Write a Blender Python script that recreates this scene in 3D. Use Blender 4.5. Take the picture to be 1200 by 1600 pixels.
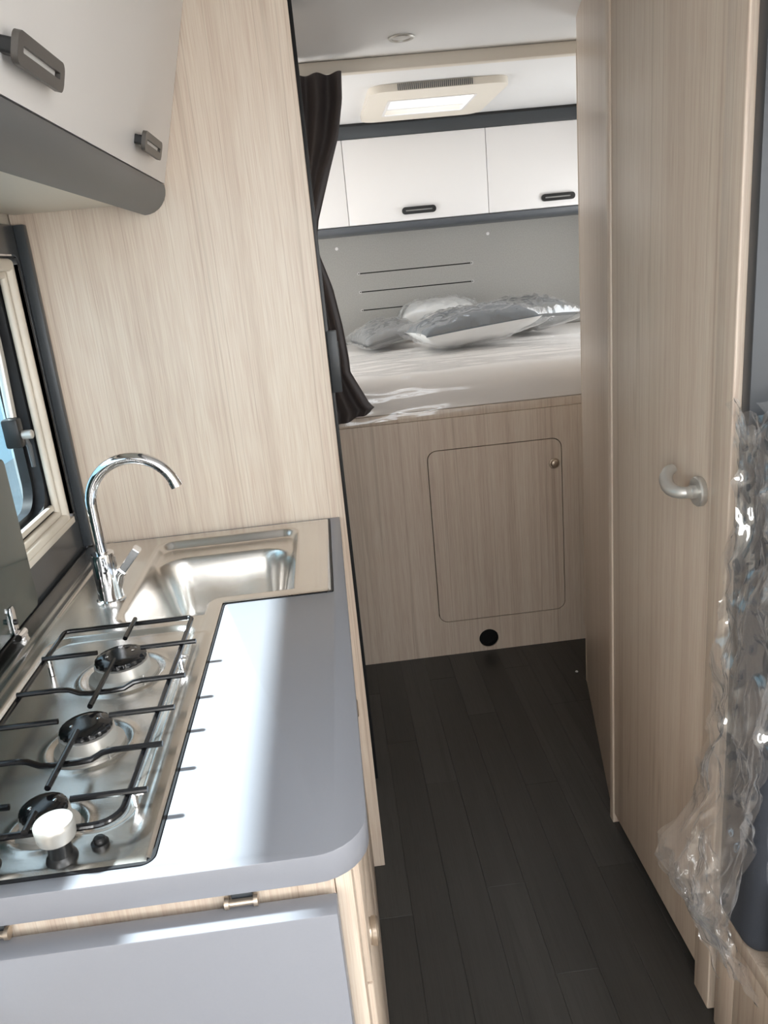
import bpy, bmesh, math, random
from mathutils import Vector, Matrix, noise
random.seed(7)
for o in list(bpy.data.objects): bpy.data.objects.remove(o)
scn = bpy.context.scene
COL = scn.collection
PI = math.pi

# ------------------------------------------------------------------ camera
PITCH, YAW, ROLL, FPX, CAMH = 0.307395, 0.0518541, 0.0971319, 1228.49, 1.43
cp, sp, cy, sy, cr, sr = math.cos(PITCH), math.sin(PITCH), math.cos(YAW), math.sin(YAW), math.cos(ROLL), math.sin(ROLL)
fw = Vector((sy*cp, cy*cp, -sp)); rt = Vector((cy, -sy, 0)); dn = fw.cross(rt)
r2 = cr*rt + sr*dn; d2 = -sr*rt + cr*dn
cam = bpy.data.cameras.new('camera'); camo = bpy.data.objects.new('camera', cam); COL.objects.link(camo)
m = Matrix.Identity(4)
for i in range(3):
    m[i][0] = r2[i]; m[i][1] = -d2[i]; m[i][2] = -fw[i]
m.translation = Vector((0, 0, CAMH))
camo.matrix_world = m
cam.sensor_fit = 'VERTICAL'; cam.sensor_height = 36.0; cam.lens = FPX/1600*36.0
cam.clip_start = 0.02
scn.camera = camo

# ------------------------------------------------------------------ world, sun, daylight, exposure
scn.view_settings.view_transform = 'Standard'; scn.view_settings.look = 'None'
scn.view_settings.gamma = 1.0; scn.view_settings.use_curve_mapping = False
scn.view_settings.exposure = 0.0
w = bpy.data.worlds.new('sky'); scn.world = w; w.use_nodes = True
bg = w.node_tree.nodes['Background']; bg.inputs[0].default_value = (0.82, 0.92, 1.0, 1); bg.inputs[1].default_value = 2.6

def lamp(name, kind, energy, color, loc, direction, **kw):
    l = bpy.data.lights.new(name, kind); l.energy = energy; l.color = color
    for k, v in kw.items(): setattr(l, k, v)
    o = bpy.data.objects.new(name, l); COL.objects.link(o); o.location = loc
    o.rotation_euler = Vector(direction).to_track_quat('-Z', 'Y').to_euler()
    return o
lamp('sun', 'SUN', 23.0, (1.0, 0.96, 0.91), (-4, 1, 5), (0.68, -0.12, -0.75), angle=math.radians(2.4))
lamp('windscreen_daylight', 'AREA', 15, (0.96, 0.98, 1.0), (0.45, -2.45, 1.42), (0, 1, -0.12), shape='RECTANGLE', size=1.7, size_y=0.85)
lamp('rooflight_daylight', 'AREA', 24, (0.97, 0.98, 1.0), (0.45, -0.75, 1.995), (0, 0, -1), shape='RECTANGLE', size=0.9, size_y=0.6)
lamp('lounge_side_fill', 'AREA', 33, (0.96, 0.98, 1.0), (-0.53, -0.95, 1.30), (1, 0.12, 0), shape='RECTANGLE', size=0.55, size_y=1.1)  # added fill lamp to brighten the washroom door; no window in this wall stretch
lamp('dinette_side_fill', 'AREA', 52, (0.97, 0.98, 1.0), (1.53, -0.95, 1.35), (-1, 0.15, 0), shape='RECTANGLE', size=0.6, size_y=1.2)  # added fill lamp for the overhead cabinet front; the wall is closed here
lamp('hatch_daylight', 'AREA', 1.5, (0.98, 0.99, 1.0), (0.484, 3.285, 2.10), (0, 0, -1), shape='RECTANGLE', size=0.30, size_y=0.28)
lamp('bed_window_daylight_right', 'AREA', 5.2, (0.98, 0.985, 1.0), (1.53, 3.12, 1.36), (-1, 0, 0), shape='RECTANGLE', size=0.42, size_y=0.7)
lamp('bed_window_daylight_left', 'AREA', 5.2, (0.98, 0.985, 1.0), (-0.54, 3.12, 1.36), (1, 0, 0), shape='RECTANGLE', size=0.42, size_y=0.7)

# ------------------------------------------------------------------ materials
def lin(c):
    return tuple(((v/255)/12.92 if v/255 <= 0.04045 else ((v/255+0.055)/1.055)**2.4) for v in c)
def nt(name):
    m = bpy.data.materials.new(name); m.use_nodes = True
    return m, m.node_tree.nodes, m.node_tree.links, m.node_tree.nodes['Principled BSDF']
def pbr(name, col, rough=0.5, metal=0.0, bump=0.0, bscale=200, spec=0.5, var=0.0, vscale=8, coat=0.0, stretch=(1, 1, 1)):
    m, N, L, b = nt(name)
    c = lin(col)+(1,)
    b.inputs['Base Color'].default_value = c
    b.inputs['Roughness'].default_value = rough; b.inputs['Metallic'].default_value = metal
    b.inputs['Specular IOR Level'].default_value = spec; b.inputs['Coat Weight'].default_value = coat
    tc = N.new('ShaderNodeTexCoord'); mp = N.new('ShaderNodeMapping'); L.new(tc.outputs['Object'], mp.inputs[0])
    mp.inputs['Scale'].default_value = stretch
    if var:
        n = N.new('ShaderNodeTexNoise'); n.inputs['Scale'].default_value = vscale; n.inputs['Detail'].default_value = 5
        L.new(mp.outputs[0], n.inputs['Vector'])
        mx = N.new('ShaderNodeMixRGB'); mx.blend_type = 'MIX'
        mx.inputs[1].default_value = tuple(v*(1-var) for v in c[:3])+(1,); mx.inputs[2].default_value = tuple(min(1, v*(1+var)) for v in c[:3])+(1,)
        L.new(n.outputs['Fac'], mx.inputs[0]); L.new(mx.outputs[0], b.inputs['Base Color'])
    if bump:
        n2 = N.new('ShaderNodeTexNoise'); n2.inputs['Scale'].default_value = bscale; n2.inputs['Detail'].default_value = 4
        L.new(mp.outputs[0], n2.inputs['Vector'])
        bp = N.new('ShaderNodeBump'); bp.inputs['Strength'].default_value = bump; bp.inputs['Distance'].default_value = 0.002
        L.new(n2.outputs['Fac'], bp.inputs['Height']); L.new(bp.outputs[0], b.inputs['Normal'])
    return m
def wood(name, light, mid, dark, rough=0.34, axis=2, fine=1.0):
    """ash-look laminate, grain along one axis"""
    m, N, L, b = nt(name)
    tc = N.new('ShaderNodeTexCoord')
    def tex(sc_across, sc_along, detail, dist=0.0, off=0):
        mp = N.new('ShaderNodeMapping'); s = [sc_across]*3; s[axis] = sc_along
        mp.inputs['Scale'].default_value = s; mp.inputs['Location'].default_value = (off, off*1.3, off*.7)
        L.new(tc.outputs['Object'], mp.inputs[0])
        n = N.new('ShaderNodeTexNoise'); n.inputs['Scale'].default_value = 1; n.inputs['Detail'].default_value = detail
        n.inputs['Distortion'].default_value = dist
        L.new(mp.outputs[0], n.inputs['Vector']); return n.outputs['Fac']
    def ramp(fac, stops):
        r = N.new('ShaderNodeValToRGB')
        while len(r.color_ramp.elements) < len(stops): r.color_ramp.elements.new(0.5)
        for e, (p, c) in zip(r.color_ramp.elements, stops): e.position = p; e.color = c+(1,)
        L.new(fac, r.inputs[0]); return r.outputs[0]
    def mix(kind, f, a, c):
        x = N.new('ShaderNodeMixRGB'); x.blend_type = kind; x.inputs[0].default_value = f
        L.new(a, x.inputs[1]); L.new(c, x.inputs[2]); return x.outputs[0]
    li, mi, da = lin(light), lin(mid), lin(dark)
    base = ramp(tex(11, 0.3, 3, 0.3), [(0.3, mi), (0.55, li), (0.75, mi)])
    g = (0.5, 0.5, 0.5)
    streak = ramp(tex(105, 0.5, 4, 0.15, 3.1), [(0.30, tuple(d/l*0.5*1.9*0.5+0.0 if False else 0.40 for d, l in zip(da, li))), (0.5, g), (0.72, (0.56, 0.555, 0.55))])
    c = mix('OVERLAY', 0.55, base, streak)
    fin = ramp(tex(620*fine, 12, 2, 0, 7.7), [(0.34, (0.40, 0.39, 0.38)), (0.5, g), (0.68, (0.57, 0.57, 0.57))])
    c = mix('OVERLAY', 0.6, c, fin)
    vein = ramp(tex(22, 0.22, 1, 0.5, 11.3), [(0.485, (1, 1, 1)), (0.5, tuple(0.55+0.40*d/max(l, .01) for d, l in zip(da, li))), (0.515, (1, 1, 1))])
    c = mix('MULTIPLY', 0.75, c, vein)
    L.new(c, b.inputs['Base Color'])
    b.inputs['Roughness'].default_value = rough; b.inputs['Specular IOR Level'].default_value = 0.5
    bp = N.new('ShaderNodeBump'); bp.inputs['Strength'].default_value = 0.08; bp.inputs['Distance'].default_value = 0.001
    L.new(tex(420, 14, 2, 0, 7.7), bp.inputs['Height']); L.new(bp.outputs[0], b.inputs['Normal'])
    return m
def film(name, tint=(1, 1, 1), base=0.05, edge=0.75, rough=0.08, haze=0.03, rim=0.0):
    """thin clear plastic film"""
    m, N, L, b = nt(name); N.remove(b)
    out = N['Material Output']
    t = N.new('ShaderNodeBsdfTransparent'); t.inputs[0].default_value = tint+(1,)
    g = N.new('ShaderNodeBsdfGlossy'); g.inputs['Roughness'].default_value = rough; g.inputs['Color'].default_value = (1, 1, 1, 1)
    d = N.new('ShaderNodeBsdfDiffuse'); d.inputs[0].default_value = (0.85, 0.86, 0.88, 1)
    lw = N.new('ShaderNodeLayerWeight'); lw.inputs['Blend'].default_value = 0.5
    fr = N.new('ShaderNodeMath'); fr.operation = 'POWER'; fr.inputs[1].default_value = 4.0
    L.new(lw.outputs['Facing'], fr.inputs[0])
    ma = N.new('ShaderNodeMath'); ma.operation = 'MULTIPLY_ADD'; ma.inputs[1].default_value = edge; ma.inputs[2].default_value = base; ma.use_clamp = True
    L.new(fr.outputs[0], ma.inputs[0])
    m1 = N.new('ShaderNodeMixShader')
    p3 = N.new('ShaderNodeMath'); p3.operation = 'POWER'; p3.inputs[1].default_value = 3.0; L.new(lw.outputs['Facing'], p3.inputs[0])
    hz = N.new('ShaderNodeMath'); hz.operation = 'MULTIPLY_ADD'; hz.inputs[1].default_value = rim; hz.inputs[2].default_value = haze; hz.use_clamp = True
    L.new(p3.outputs[0], hz.inputs[0]); L.new(hz.outputs[0], m1.inputs[0])
    L.new(t.outputs[0], m1.inputs[1]); L.new(d.outputs[0], m1.inputs[2])
    m2 = N.new('ShaderNodeMixShader'); L.new(ma.outputs[0], m2.inputs[0]); L.new(m1.outputs[0], m2.inputs[1]); L.new(g.outputs[0], m2.inputs[2])
    L.new(m2.outputs[0], out.inputs[0])
    return m
M = {}
M['wood'] = wood('ash_laminate', (208, 193, 177), (198, 181, 164), (158, 135, 115))
M['wood_y'] = wood('ash_laminate_lengthwise', (208, 193, 177), (198, 181, 164), (158, 135, 115), axis=1)
M['wood_edge'] = pbr('ash_edge_band', (206, 190, 172), 0.45, var=0.06, vscale=30)
M['white'] = pbr('white_lacquer_front', (232, 230, 229), 0.42, bump=0.02)
M['ceil'] = pbr('ceiling_white', (226, 226, 226), 0.55, bump=0.05, bscale=500)
M['beige'] = pbr('cream_plastic', (218, 210, 197), 0.45, bump=0.02)
M['grey'] = pbr('grey_laminate', (134, 136, 143), 0.36, bump=0.02, bscale=900, var=0.02, vscale=500)
M['anth'] = pbr('anthracite_profile', (88, 90, 92), 0.42, bump=0.03, bscale=800)
M['anth_dark'] = pbr('anthracite_dark', (62, 66, 70), 0.35, bump=0.02)
M['panel_dark'] = pbr('dark_gloss_panel', (66, 68, 70), 0.2, spec=0.5, bump=0.01)
M['handle'] = pbr('taupe_metal_handle', (84, 80, 76), 0.4, metal=0.25, bump=0.03, bscale=600)
M['handle_in'] = pbr('pale_slot_insert', (205, 204, 202), 0.5, bump=0.02)
M['black'] = pbr('black_plastic', (22, 23, 24), 0.35, bump=0.02)
M['void'] = pbr('matt_black', (6, 6, 6), 0.9, bump=0.02)
M['enamel'] = pbr('black_enamel', (16, 16, 18), 0.14, bump=0.02)
M['steel'] = pbr('brushed_stainless', (214, 211, 207), 0.25, metal=1.0, bump=0.03, bscale=500, var=0.05, vscale=12)
M['chrome'] = pbr('polished_chrome', (228, 228, 230), 0.06, metal=1.0, bump=0.005)
M['alu'] = pbr('satin_aluminium', (196, 194, 189), 0.38, metal=0.6, bump=0.02, bscale=700)
M['nickel'] = pbr('warm_nickel', (186, 172, 156), 0.32, metal=0.8, bump=0.02)
M['felt'] = pbr('grey_felt', (166, 164, 159), 0.95, bump=0.4, bscale=600, var=0.16, vscale=170)
M['curtain'] = pbr('charcoal_curtain', (68, 62, 62), 0.7, bump=0.25, bscale=1200, var=0.08, vscale=200)
M['mattress'] = pbr('white_ticking', (236, 231, 226), 0.8, bump=0.2, bscale=500)
M['fabric_blue'] = pbr('slate_fabric', (104, 110, 116), 0.9, bump=0.3, bscale=900, var=0.12, vscale=300)
M['fabric_dark'] = pbr('graphite_fabric', (104, 105, 104), 0.9, bump=0.3, bscale=900, var=0.12, vscale=300)
M['fabric_pale'] = pbr('pale_fabric', (222, 222, 220), 0.9, bump=0.3, bscale=900)
M['fabric_grey'] = pbr('mid_grey_fabric', (128, 128, 128), 0.9, bump=0.3, bscale=900, var=0.12, vscale=300)
M['seat'] = pbr('dark_slate_upholstery', (54, 58, 66), 0.7, bump=0.3, bscale=700, var=0.08, vscale=250)
M['film'] = film('clear_plastic_film')
M['film_soft'] = film('soft_plastic_film', base=0.06, edge=0.5, rough=0.12, haze=0.04)
M['pane'] = film('window_acrylic', (0.86, 0.94, 0.98), base=0.02, edge=0.8, rough=0.02, haze=0.05)
M['lid'] = pbr('smoked_glass', (30, 54, 54), 0.09, bump=0.004, spec=0.35)
M['panel_slate'] = pbr('slate_wall_panel', (58, 61, 65), 0.32, bump=0.02)
M['fascia_low'] = pbr('anthracite_fascia_lit', (84, 88, 93), 0.4, bump=0.02)  # lighter grey: the light on the fascia underside is put into the colour
M['opal'] = film('opal_acrylic', (0.95, 0.96, 0.97), base=0.02, edge=0.5, rough=0.1, haze=0.55)
M['cream'] = pbr('pale_cream_plastic', (230, 223, 211), 0.45, bump=0.02)
M['film_pillow'] = film('pillow_bag_film', base=0.09, edge=0.9, rough=0.06, haze=0.03, rim=0.3)
M['film_bag'] = film('seat_bag_film', base=0.10, edge=0.8, rough=0.06, haze=0.03, rim=0.35)
M['rubber'] = pbr('black_rubber', (32, 33, 36), 0.5, bump=0.03)
M['crumb'] = pbr('white_foam', (225, 225, 225), 0.9, bump=0.1)
M['ground'] = pbr('gravel_ground', (150, 158, 160), 0.9, bump=0.3, bscale=30, var=0.2, vscale=6)
M['outer_blue'] = pbr('pale_blue_cladding', (172, 206, 218), 0.6, bump=0.2, bscale=60, var=0.06, vscale=5)
M['outer'] = pbr('white_gelcoat', (225, 226, 228), 0.4, bump=0.02)
def plank_mat(k, v):
    m = wood('charcoal_vinyl_%d' % k, tuple(int(c*v) for c in (54, 53, 51)), tuple(int(c*v) for c in (47, 46, 44)), (30, 29, 28), rough=0.42, axis=1, fine=0.6)
    return m
PL = [plank_mat(k, v) for k, v in enumerate((0.92, 1.0, 1.06))]

# ------------------------------------------------------------------ mesh helpers (bmesh in world coordinates)
def B(): return bmesh.new()
def box(bm, x0, x1, y0, y1, z0, z1, bev=0.0, seg=2):
    t = bmesh.new(); bmesh.ops.create_cube(t, size=1)
    for v in t.verts:
        v.co = Vector(((x0+x1)/2+v.co.x*(x1-x0), (y0+y1)/2+v.co.y*(y1-y0), (z0+z1)/2+v.co.z*(z1-z0)))
    if bev: bmesh.ops.bevel(t, geom=t.edges[:], offset=bev, segments=seg, affect='EDGES', profile=0.5)
    join(bm, t); return bm
def join(bm, t):
    me = bpy.data.meshes.new('t'); t.to_mesh(me); t.free(); bm.from_mesh(me); bpy.data.meshes.remove(me)
def prism(bm, pts, axis, a, b, bev=0.0, seg=2):
    """polygon in the plane normal to axis, extruded from a to b; pts in remaining axes order (x,y)/(x,z)/(y,z)"""
    t = bmesh.new()
    def P(p, h):
        return Vector((p[0], p[1], h)) if axis == 'z' else Vector((p[0], h, p[1])) if axis == 'y' else Vector((h, p[0], p[1]))
    lo = [t.verts.new(P(p, a)) for p in pts]; hi = [t.verts.new(P(p, b)) for p in pts]
    n = len(pts)
    f1 = t.faces.new(lo); f2 = t.faces.new(hi)
    for i in range(n): t.faces.new((lo[i], lo[(i+1) % n], hi[(i+1) % n], hi[i]))
    bmesh.ops.recalc_face_normals(t, faces=t.faces[:])
    if bev:
        es = list(f1.edges)+list(f2.edges)
        bmesh.ops.bevel(t, geom=es, offset=bev, segments=seg, affect='EDGES', profile=0.5)
    join(bm, t); return bm
def rrect(x0, x1, y0, y1, r, n=6):
    pts = []
    for cx, cyy, a0 in ((x1-r, y1-r, 0), (x0+r, y1-r, 90), (x0+r, y0+r, 180), (x1-r, y0+r, 270)):
        for k in range(n+1):
            a = math.radians(a0+90*k/n); pts.append((cx+r*math.cos(a), cyy+r*math.sin(a)))
    return pts
def ring(bm, outer, inner, axis, a, b):
    """closed band between two outlines with the same number of points, from a to b along axis"""
    t = bmesh.new()
    def P(p, h):
        return Vector((p[0], p[1], h)) if axis == 'z' else Vector((p[0], h, p[1])) if axis == 'y' else Vector((h, p[0], p[1]))
    R = [[t.verts.new(P(p, h)) for p in q] for q, h in ((outer, a), (outer, b), (inner, b), (inner, a))]
    n = len(outer)
    for j in range(4):
        for i in range(n):
            t.faces.new((R[j][i], R[j][(i+1) % n], R[(j+1) % 4][(i+1) % n], R[(j+1) % 4][i]))
    bmesh.ops.recalc_face_normals(t, faces=t.faces[:])
    join(bm, t); return bm
def tube(bm, pts, r, n=10, cap=True):
    pts = [Vector(p) for p in pts]; rr = r if isinstance(r, (list, tuple)) else [r]*len(pts)
    t = bmesh.new(); rings = []
    up = None
    for i, p in enumerate(pts):
        d = (pts[min(i+1, len(pts)-1)]-pts[max(i-1, 0)]).normalized()
        if up is None:
            up = Vector((0, 0, 1)) if abs(d.z) < 0.9 else Vector((1, 0, 0))
        s = d.cross(up).normalized(); up = s.cross(d).normalized()
        rings.append([t.verts.new(p+rr[i]*(math.cos(2*PI*k/n)*s+math.sin(2*PI*k/n)*up)) for k in range(n)])
    for a, b in zip(rings, rings[1:]):
        for k in range(n): t.faces.new((a[k], a[(k+1) % n], b[(k+1) % n], b[k]))
    if cap: t.faces.new(rings[0]); t.faces.new(rings[-1])
    bmesh.ops.recalc_face_normals(t, faces=t.faces[:])
    join(bm, t); return bm
def lathe(bm, prof, c, axis='z', n=32, wob=None):
    """profile [(r,h)] turned about axis through c"""
    t = bmesh.new(); rings = []
    def P(x, y, h):
        v = (x, y, h) if axis == 'z' else (x, h, y) if axis == 'y' else (h, x, y)
        return Vector(c)+Vector(v)
    for r, h in prof:
        if r < 1e-6: rings.append([t.verts.new(P(0, 0, h))]); continue
        rings.append([t.verts.new(P(r*(1+(wob(k/n, r) if wob else 0))*math.cos(2*PI*k/n), r*(1+(wob(k/n, r) if wob else 0))*math.sin(2*PI*k/n), h)) for k in range(n)])
    for a, b in zip(rings, rings[1:]):
        if len(a) == 1 and len(b) == 1: continue
        for k in range(n):
            if len(a) == 1: t.faces.new((a[0], b[k], b[(k+1) % n]))
            elif len(b) == 1: t.faces.new((a[k], a[(k+1) % n], b[0]))
            else: t.faces.new((a[k], a[(k+1) % n], b[(k+1) % n], b[k]))
    bmesh.ops.recalc_face_normals(t, faces=t.faces[:])
    join(bm, t); return bm
def sheet(bm, fn, nu, nv, closed=False):
    t = bmesh.new()
    g = [[t.verts.new(Vector(fn(i/nu, j/nv))) for j in range(nv+1)] for i in range(nu+1)]
    for i in range(nu):
        for j in range(nv): t.faces.new((g[i][j], g[i+1][j], g[i+1][j+1], g[i][j+1]))
    join(bm, t); return bm
def smooth(me, ang=35):
    me.polygons.foreach_set('use_smooth', [True]*len(me.polygons))
    try: me.set_sharp_from_angle(angle=math.radians(ang))
    except Exception: pass
def obj(name, bm, mat, parent=None, label=None, cat=None, group=None, kind=None, ang=35, mats=None):
    me = bpy.data.meshes.new(name)
    org = parent['_o'] if parent is not None and '_o' in parent else None
    bm.verts.ensure_lookup_table()
    if parent is None:
        lo = Vector([min(v.co[i] for v in bm.verts) for i in range(3)]); hi = Vector([max(v.co[i] for v in bm.verts) for i in range(3)])
        o_ = Vector(((lo.x+hi.x)/2, (lo.y+hi.y)/2, lo.z))
    else: o_ = Vector(org)
    for v in bm.verts: v.co -= o_
    bm.to_mesh(me); bm.free(); smooth(me, ang)
    for x in (mats or [mat]): me.materials.append(M[x] if isinstance(x, str) else x)
    o = bpy.data.objects.new(name, me); COL.objects.link(o)
    if parent is None: o.location = o_
    else: o.parent = parent
    o['_o'] = tuple(o_)
    tag(o, label, cat, group, kind); return o
def tag(o, label=None, cat=None, group=None, kind=None):
    for k, v in (('label', label), ('category', cat), ('group', group), ('kind', kind)):
        if v: o[k] = v
def thing(name, loc, label=None, cat=None, group=None, kind=None):
    o = bpy.data.objects.new(name, None); COL.objects.link(o); o.location = loc; o['_o'] = tuple(loc); o.empty_display_size = 0.05
    tag(o, label, cat, group, kind); return o
def bx(*a, **k): return box(B(), *a, **k)

# ------------------------------------------------------------------ shell
ZC = 2.0
XL, XR, YF, YB = -0.548, 1.54, -2.55, 3.97
fl = obj('floor', bx(XL-.05, XR+.05, YF-.05, YB+.05, -0.05, -0.003), 'void', kind='structure', label='charcoal oak-look vinyl plank floor of the aisle')
pw = 0.0915; col = -1
x = 0.0505-pw*2
offs = {}
while x < 0.87:
    y = YF+random.uniform(-1.1, 0)
    k = round((x-0.0505)/pw)
    y = {0: 1.18-3.0, 1: 1.96-4.0, 2: 1.55-4.0, 3: 1.28-3.0, 4: 0.9-3.0, 5: 1.565-4.0, -1: 0.5-3.0, -2: 1.9-4.0}.get(k, 0.3-3)
    ln = 0.985
    while y < 2.66:
        y0, y1 = max(y, YF), min(y+ln, 2.66)
        if y1 > y0+.02:
            obj('plank', bx(x+.0002, x+pw-.0002, y0+.0002, y1-.0002, -0.003, 0.0, bev=.0003, seg=1), PL[random.randrange(3)], fl)
        y += ln
    x += pw
# ceiling with hatch opening and lounge rooflight opening
HX0, HX1, HY0, HY1 = 0.324, 0.644, 3.135, 3.435
bm = B()
box(bm, XL-.05, XR+.05, YF-.05, -1.05, ZC, ZC+.04)
box(bm, XL-.05, 0.0, -1.05, -0.45, ZC, ZC+.04); box(bm, 0.9, XR+.05, -1.05, -0.45, ZC, ZC+.04)
box(bm, XL-.05, XR+.05, -0.45, HY0, ZC, ZC+.04)
box(bm, XL-.05, HX0, HY0, HY1, ZC, ZC+.04); box(bm, HX1, XR+.05, HY0, HY1, ZC, ZC+.04)
box(bm, XL-.05, XR+.05, HY1, YB+.05, ZC, ZC+.04)
obj('ceiling', bm, 'ceil', kind='structure', label='smooth pale grey-white ceiling over aisle and bed')
# left wall with kitchen window opening and bed window opening
def wall_x(name, x0, x1, holes, mat, label):
    bm = B(); y = YF
    for (ya, yb, za, zb) in holes:
        box(bm, x0, x1, y, ya, 0, ZC); box(bm, x0, x1, ya, yb, 0, za); box(bm, x0, x1, ya, yb, zb, ZC); y = yb
    box(bm, x0, x1, y, YB, 0, ZC)
    return obj(name, bm, mat, kind='structure', label=label)
WY0, WY1, WZ0, WZ1 = 0.40, 1.55, 1.0, 1.49
wall_x('wall_left', XL-.045, XL-.012, [(WY0, WY1, WZ0, WZ1), (2.77, 3.47, 1.15, 1.57)], 'beige', 'cream side wall behind the kitchen window')
wall_x('wall_right', XR, XR+.04, [(2.77, 3.47, 1.15, 1.57)], 'beige', 'cream side wall beside the bed')
obj('wall_rear', bx(XL-.05, XR+.05, YB, YB+.04, 0, ZC), 'beige', kind='structure', label='cream wall behind the grey headboard')
bm = B()
box(bm, XL-.05, XR+.05, YF-.05, YF, 0, 0.95); box(bm, XL-.05, XR+.05, YF-.05, YF, 1.85, ZC)
box(bm, XL-.05, -0.42, YF-.05, YF, 0.95, 1.85); box(bm, 1.32, XR+.05, YF-.05, YF, 0.95, 1.85)
obj('wall_front', bm, 'beige', kind='structure', label='cream cab wall around the windscreen')
obj('trim_1', bx(0.004, 0.86, 2.585, 2.62, 1.964, ZC-.0005, bev=.004), 'beige', kind='structure', label='cream ceiling beam across the entrance to the bed')

# ------------------------------------------------------------------ kitchen partition and wardrobe block
YP = 1.606
obj('wall_partition', bx(XL-.01, 0.0005, YP, YP+.02, 0, ZC-.001, bev=.0012, seg=1), 'wood', kind='structure', label='light ash laminate partition rising behind the sink')
wd = thing('wardrobe', (-.27, 2.06, 0), 'tall ash wardrobe block behind the kitchen partition with black edge profile', 'wardrobe')
obj('body', bx(XL, -.004, YP+.022, 2.50, 0.001, ZC-.002), 'wood', wd)
obj('edge_profile', bx(-.003, .0095, 1.955, 2.05, 0.0, ZC-.002, bev=.002), 'black', wd, label='black door edge profile')
bm = bx(-.001, .0015, 1.935, 1.955, 0.0, ZC-.002, bev=.0005)
obj('seal_strip', bm, 'rubber', wd)
lt = obj('latch', bx(.004, .028, 1.94, 1.965, 1.134, 1.282, bev=.0015), 'anth_dark', wd, label='dark grey door catch')
obj('latch_plate', bx(.0282, .030, 1.945, 1.962, 1.16, 1.255, bev=.0005), 'black', lt)

# ------------------------------------------------------------------ right side: washroom
DX = 0.600
d1 = obj('door_1', bx(DX, DX+.028, 1.171, 1.6455, 0.03, ZC-.03, bev=.0015), 'wood', kind='structure', label='ash laminate washroom door with a satin lever handle')
dh = B()
hy, hz = 1.228, 1.0135
lathe(dh, [(0, 0), (.0245, 0), (.0255, -.002), (.0255, -.0085), (.0235, -.011), (0, -.011)], (DX, hy, hz), 'x', 40)
h = obj('rosette', dh, 'alu', d1)
bm = B()
lathe(bm, [(0.0115, -.0105), (.0115, -.020), (.0098, -.021), (.0098, -.030)], (DX, hy, hz), 'x', 24)
pts = []; rad = []
P0 = [(-.026, 0, 0), (-.034, .003, 0), (-.040, .011, 0), (-.0425, .024, .001), (-.0425, .038, .004), (-.040, .050, .009), (-.035, .061, .014), (-.028, .069, .019), (-.021, .073, .021), (-.016, .075, .022)]
for i, p in enumerate(P0):
    pts.append((DX+p[0], hy+p[1], hz+p[2])); rad.append([.0098, .0102, .0108, .0115, .0118, .0115, .0108, .0102, .0098, .0085][i])
tube(bm, pts, rad, 18)
obj('lever', bm, 'alu', h)
obj('trim_2', bx(0.587, 0.628, 1.112, 1.1695, 0.0, ZC-.001, bev=.003, seg=3), 'wood', kind='structure', label='rounded ash door post beside the wrapped seat')
obj('trim_3', bx(0.5975, 0.63, 1.648, 1.672, 0.0, ZC-.001, bev=.0015), 'wood', kind='structure', label='slim ash door post on the bed side of the washroom door')
obj('trim_4', bx(0.6005, 0.628, 1.1705, 1.6475, ZC-.028, ZC-.001, bev=.0015), 'wood', kind='structure', label='ash head rail over the washroom door')
# angled panel from far post to bed entrance
a = Vector((0.607, 1.674, 0)); b_ = Vector((0.757, 2.335, 0)); dv = (b_-a).normalized(); nv = Vector((dv.y, -dv.x, 0))
q = [a, b_, b_+nv*.02, a+nv*.02]
obj('wall_washroom', prism(B(), [(p.x, p.y) for p in q], 'z', 0, ZC-.001, bev=.001), 'wood', kind='structure', label='angled satin ash wall panel between washroom door and bed')
e0 = b_+dv*.0005
q = [e0-nv*.001, e0+dv*.012-nv*.001, e0+dv*.012+nv*.021, e0+nv*.021]
obj('trim_5', prism(B(), [(p.x, p.y) for p in q], 'z', 0, 1.925, bev=.002), 'wood_edge', kind='structure', label='pale edge band closing the angled wall panel')
bm = bx(0.645, XR-.002, 1.135, 1.17, 0, ZC-.002); box(bm, 0.80, XR-.002, 2.36, 2.38, 0, ZC-.002)
obj('wall_inner', bm, 'wood', kind='structure', label='inner washroom walls behind the door')
obj('wall_seat', bx(0.600, XR-.003, 1.088, 1.1115, 0, ZC-.001, bev=.001), 'panel_slate', kind='structure', label='dark slate panel behind the wrapped seat')

# ------------------------------------------------------------------ kitchen unit
ZW, TW = 0.9205, 0.031
OUT = .0045
L_ = [(-.541, .618), (-.2165, .618), (-.2165, 1.208), (-.0375, 1.208), (-.0375, 1.597), (-.541, 1.597)]
def expand(d): return [(-.541-d*0, .618-d), (-.2165+d, .618-d), (-.2165+d, 1.208-d), (-.0375+d, 1.208-d), (-.0375+d, 1.597+d*.5), (-.541, 1.597+d*.5)]
def roundc(poly, idx, r, n=8):
    out = []
    for i, p in enumerate(poly):
        if i not in idx: out.append(p); continue
        p = Vector(p); a = (Vector(poly[i-1])-p).normalized(); b = (Vector(poly[(i+1) % len(poly)])-p).normalized()
        rr = r[i] if isinstance(r, dict) else r
        c = p+(a+b)*rr
        s = p+a*rr; e = p+b*rr
        a0 = math.atan2(s.y-c.y, s.x-c.x); a1 = math.atan2(e.y-c.y, e.x-c.x)
        da = (a1-a0+PI) % (2*PI)-PI
        for k in range(n+1): out.append((c.x+rr*math.cos(a0+da*k/n), c.y+rr*math.sin(a0+da*k/n)))
    return out
wt = [(-.547, .5955), (-.0125, .5955), (-.0125, 1.605), (-.547, 1.605)]
e = expand(OUT)
wt_poly = [(-.547, .5955), (-.0125, .5955), (-.0125, 1.605), (-.547, 1.605), (-.547, e[5][1])] + [e[4], e[3], e[2], e[1], (-.547, e[0][1])]
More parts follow.
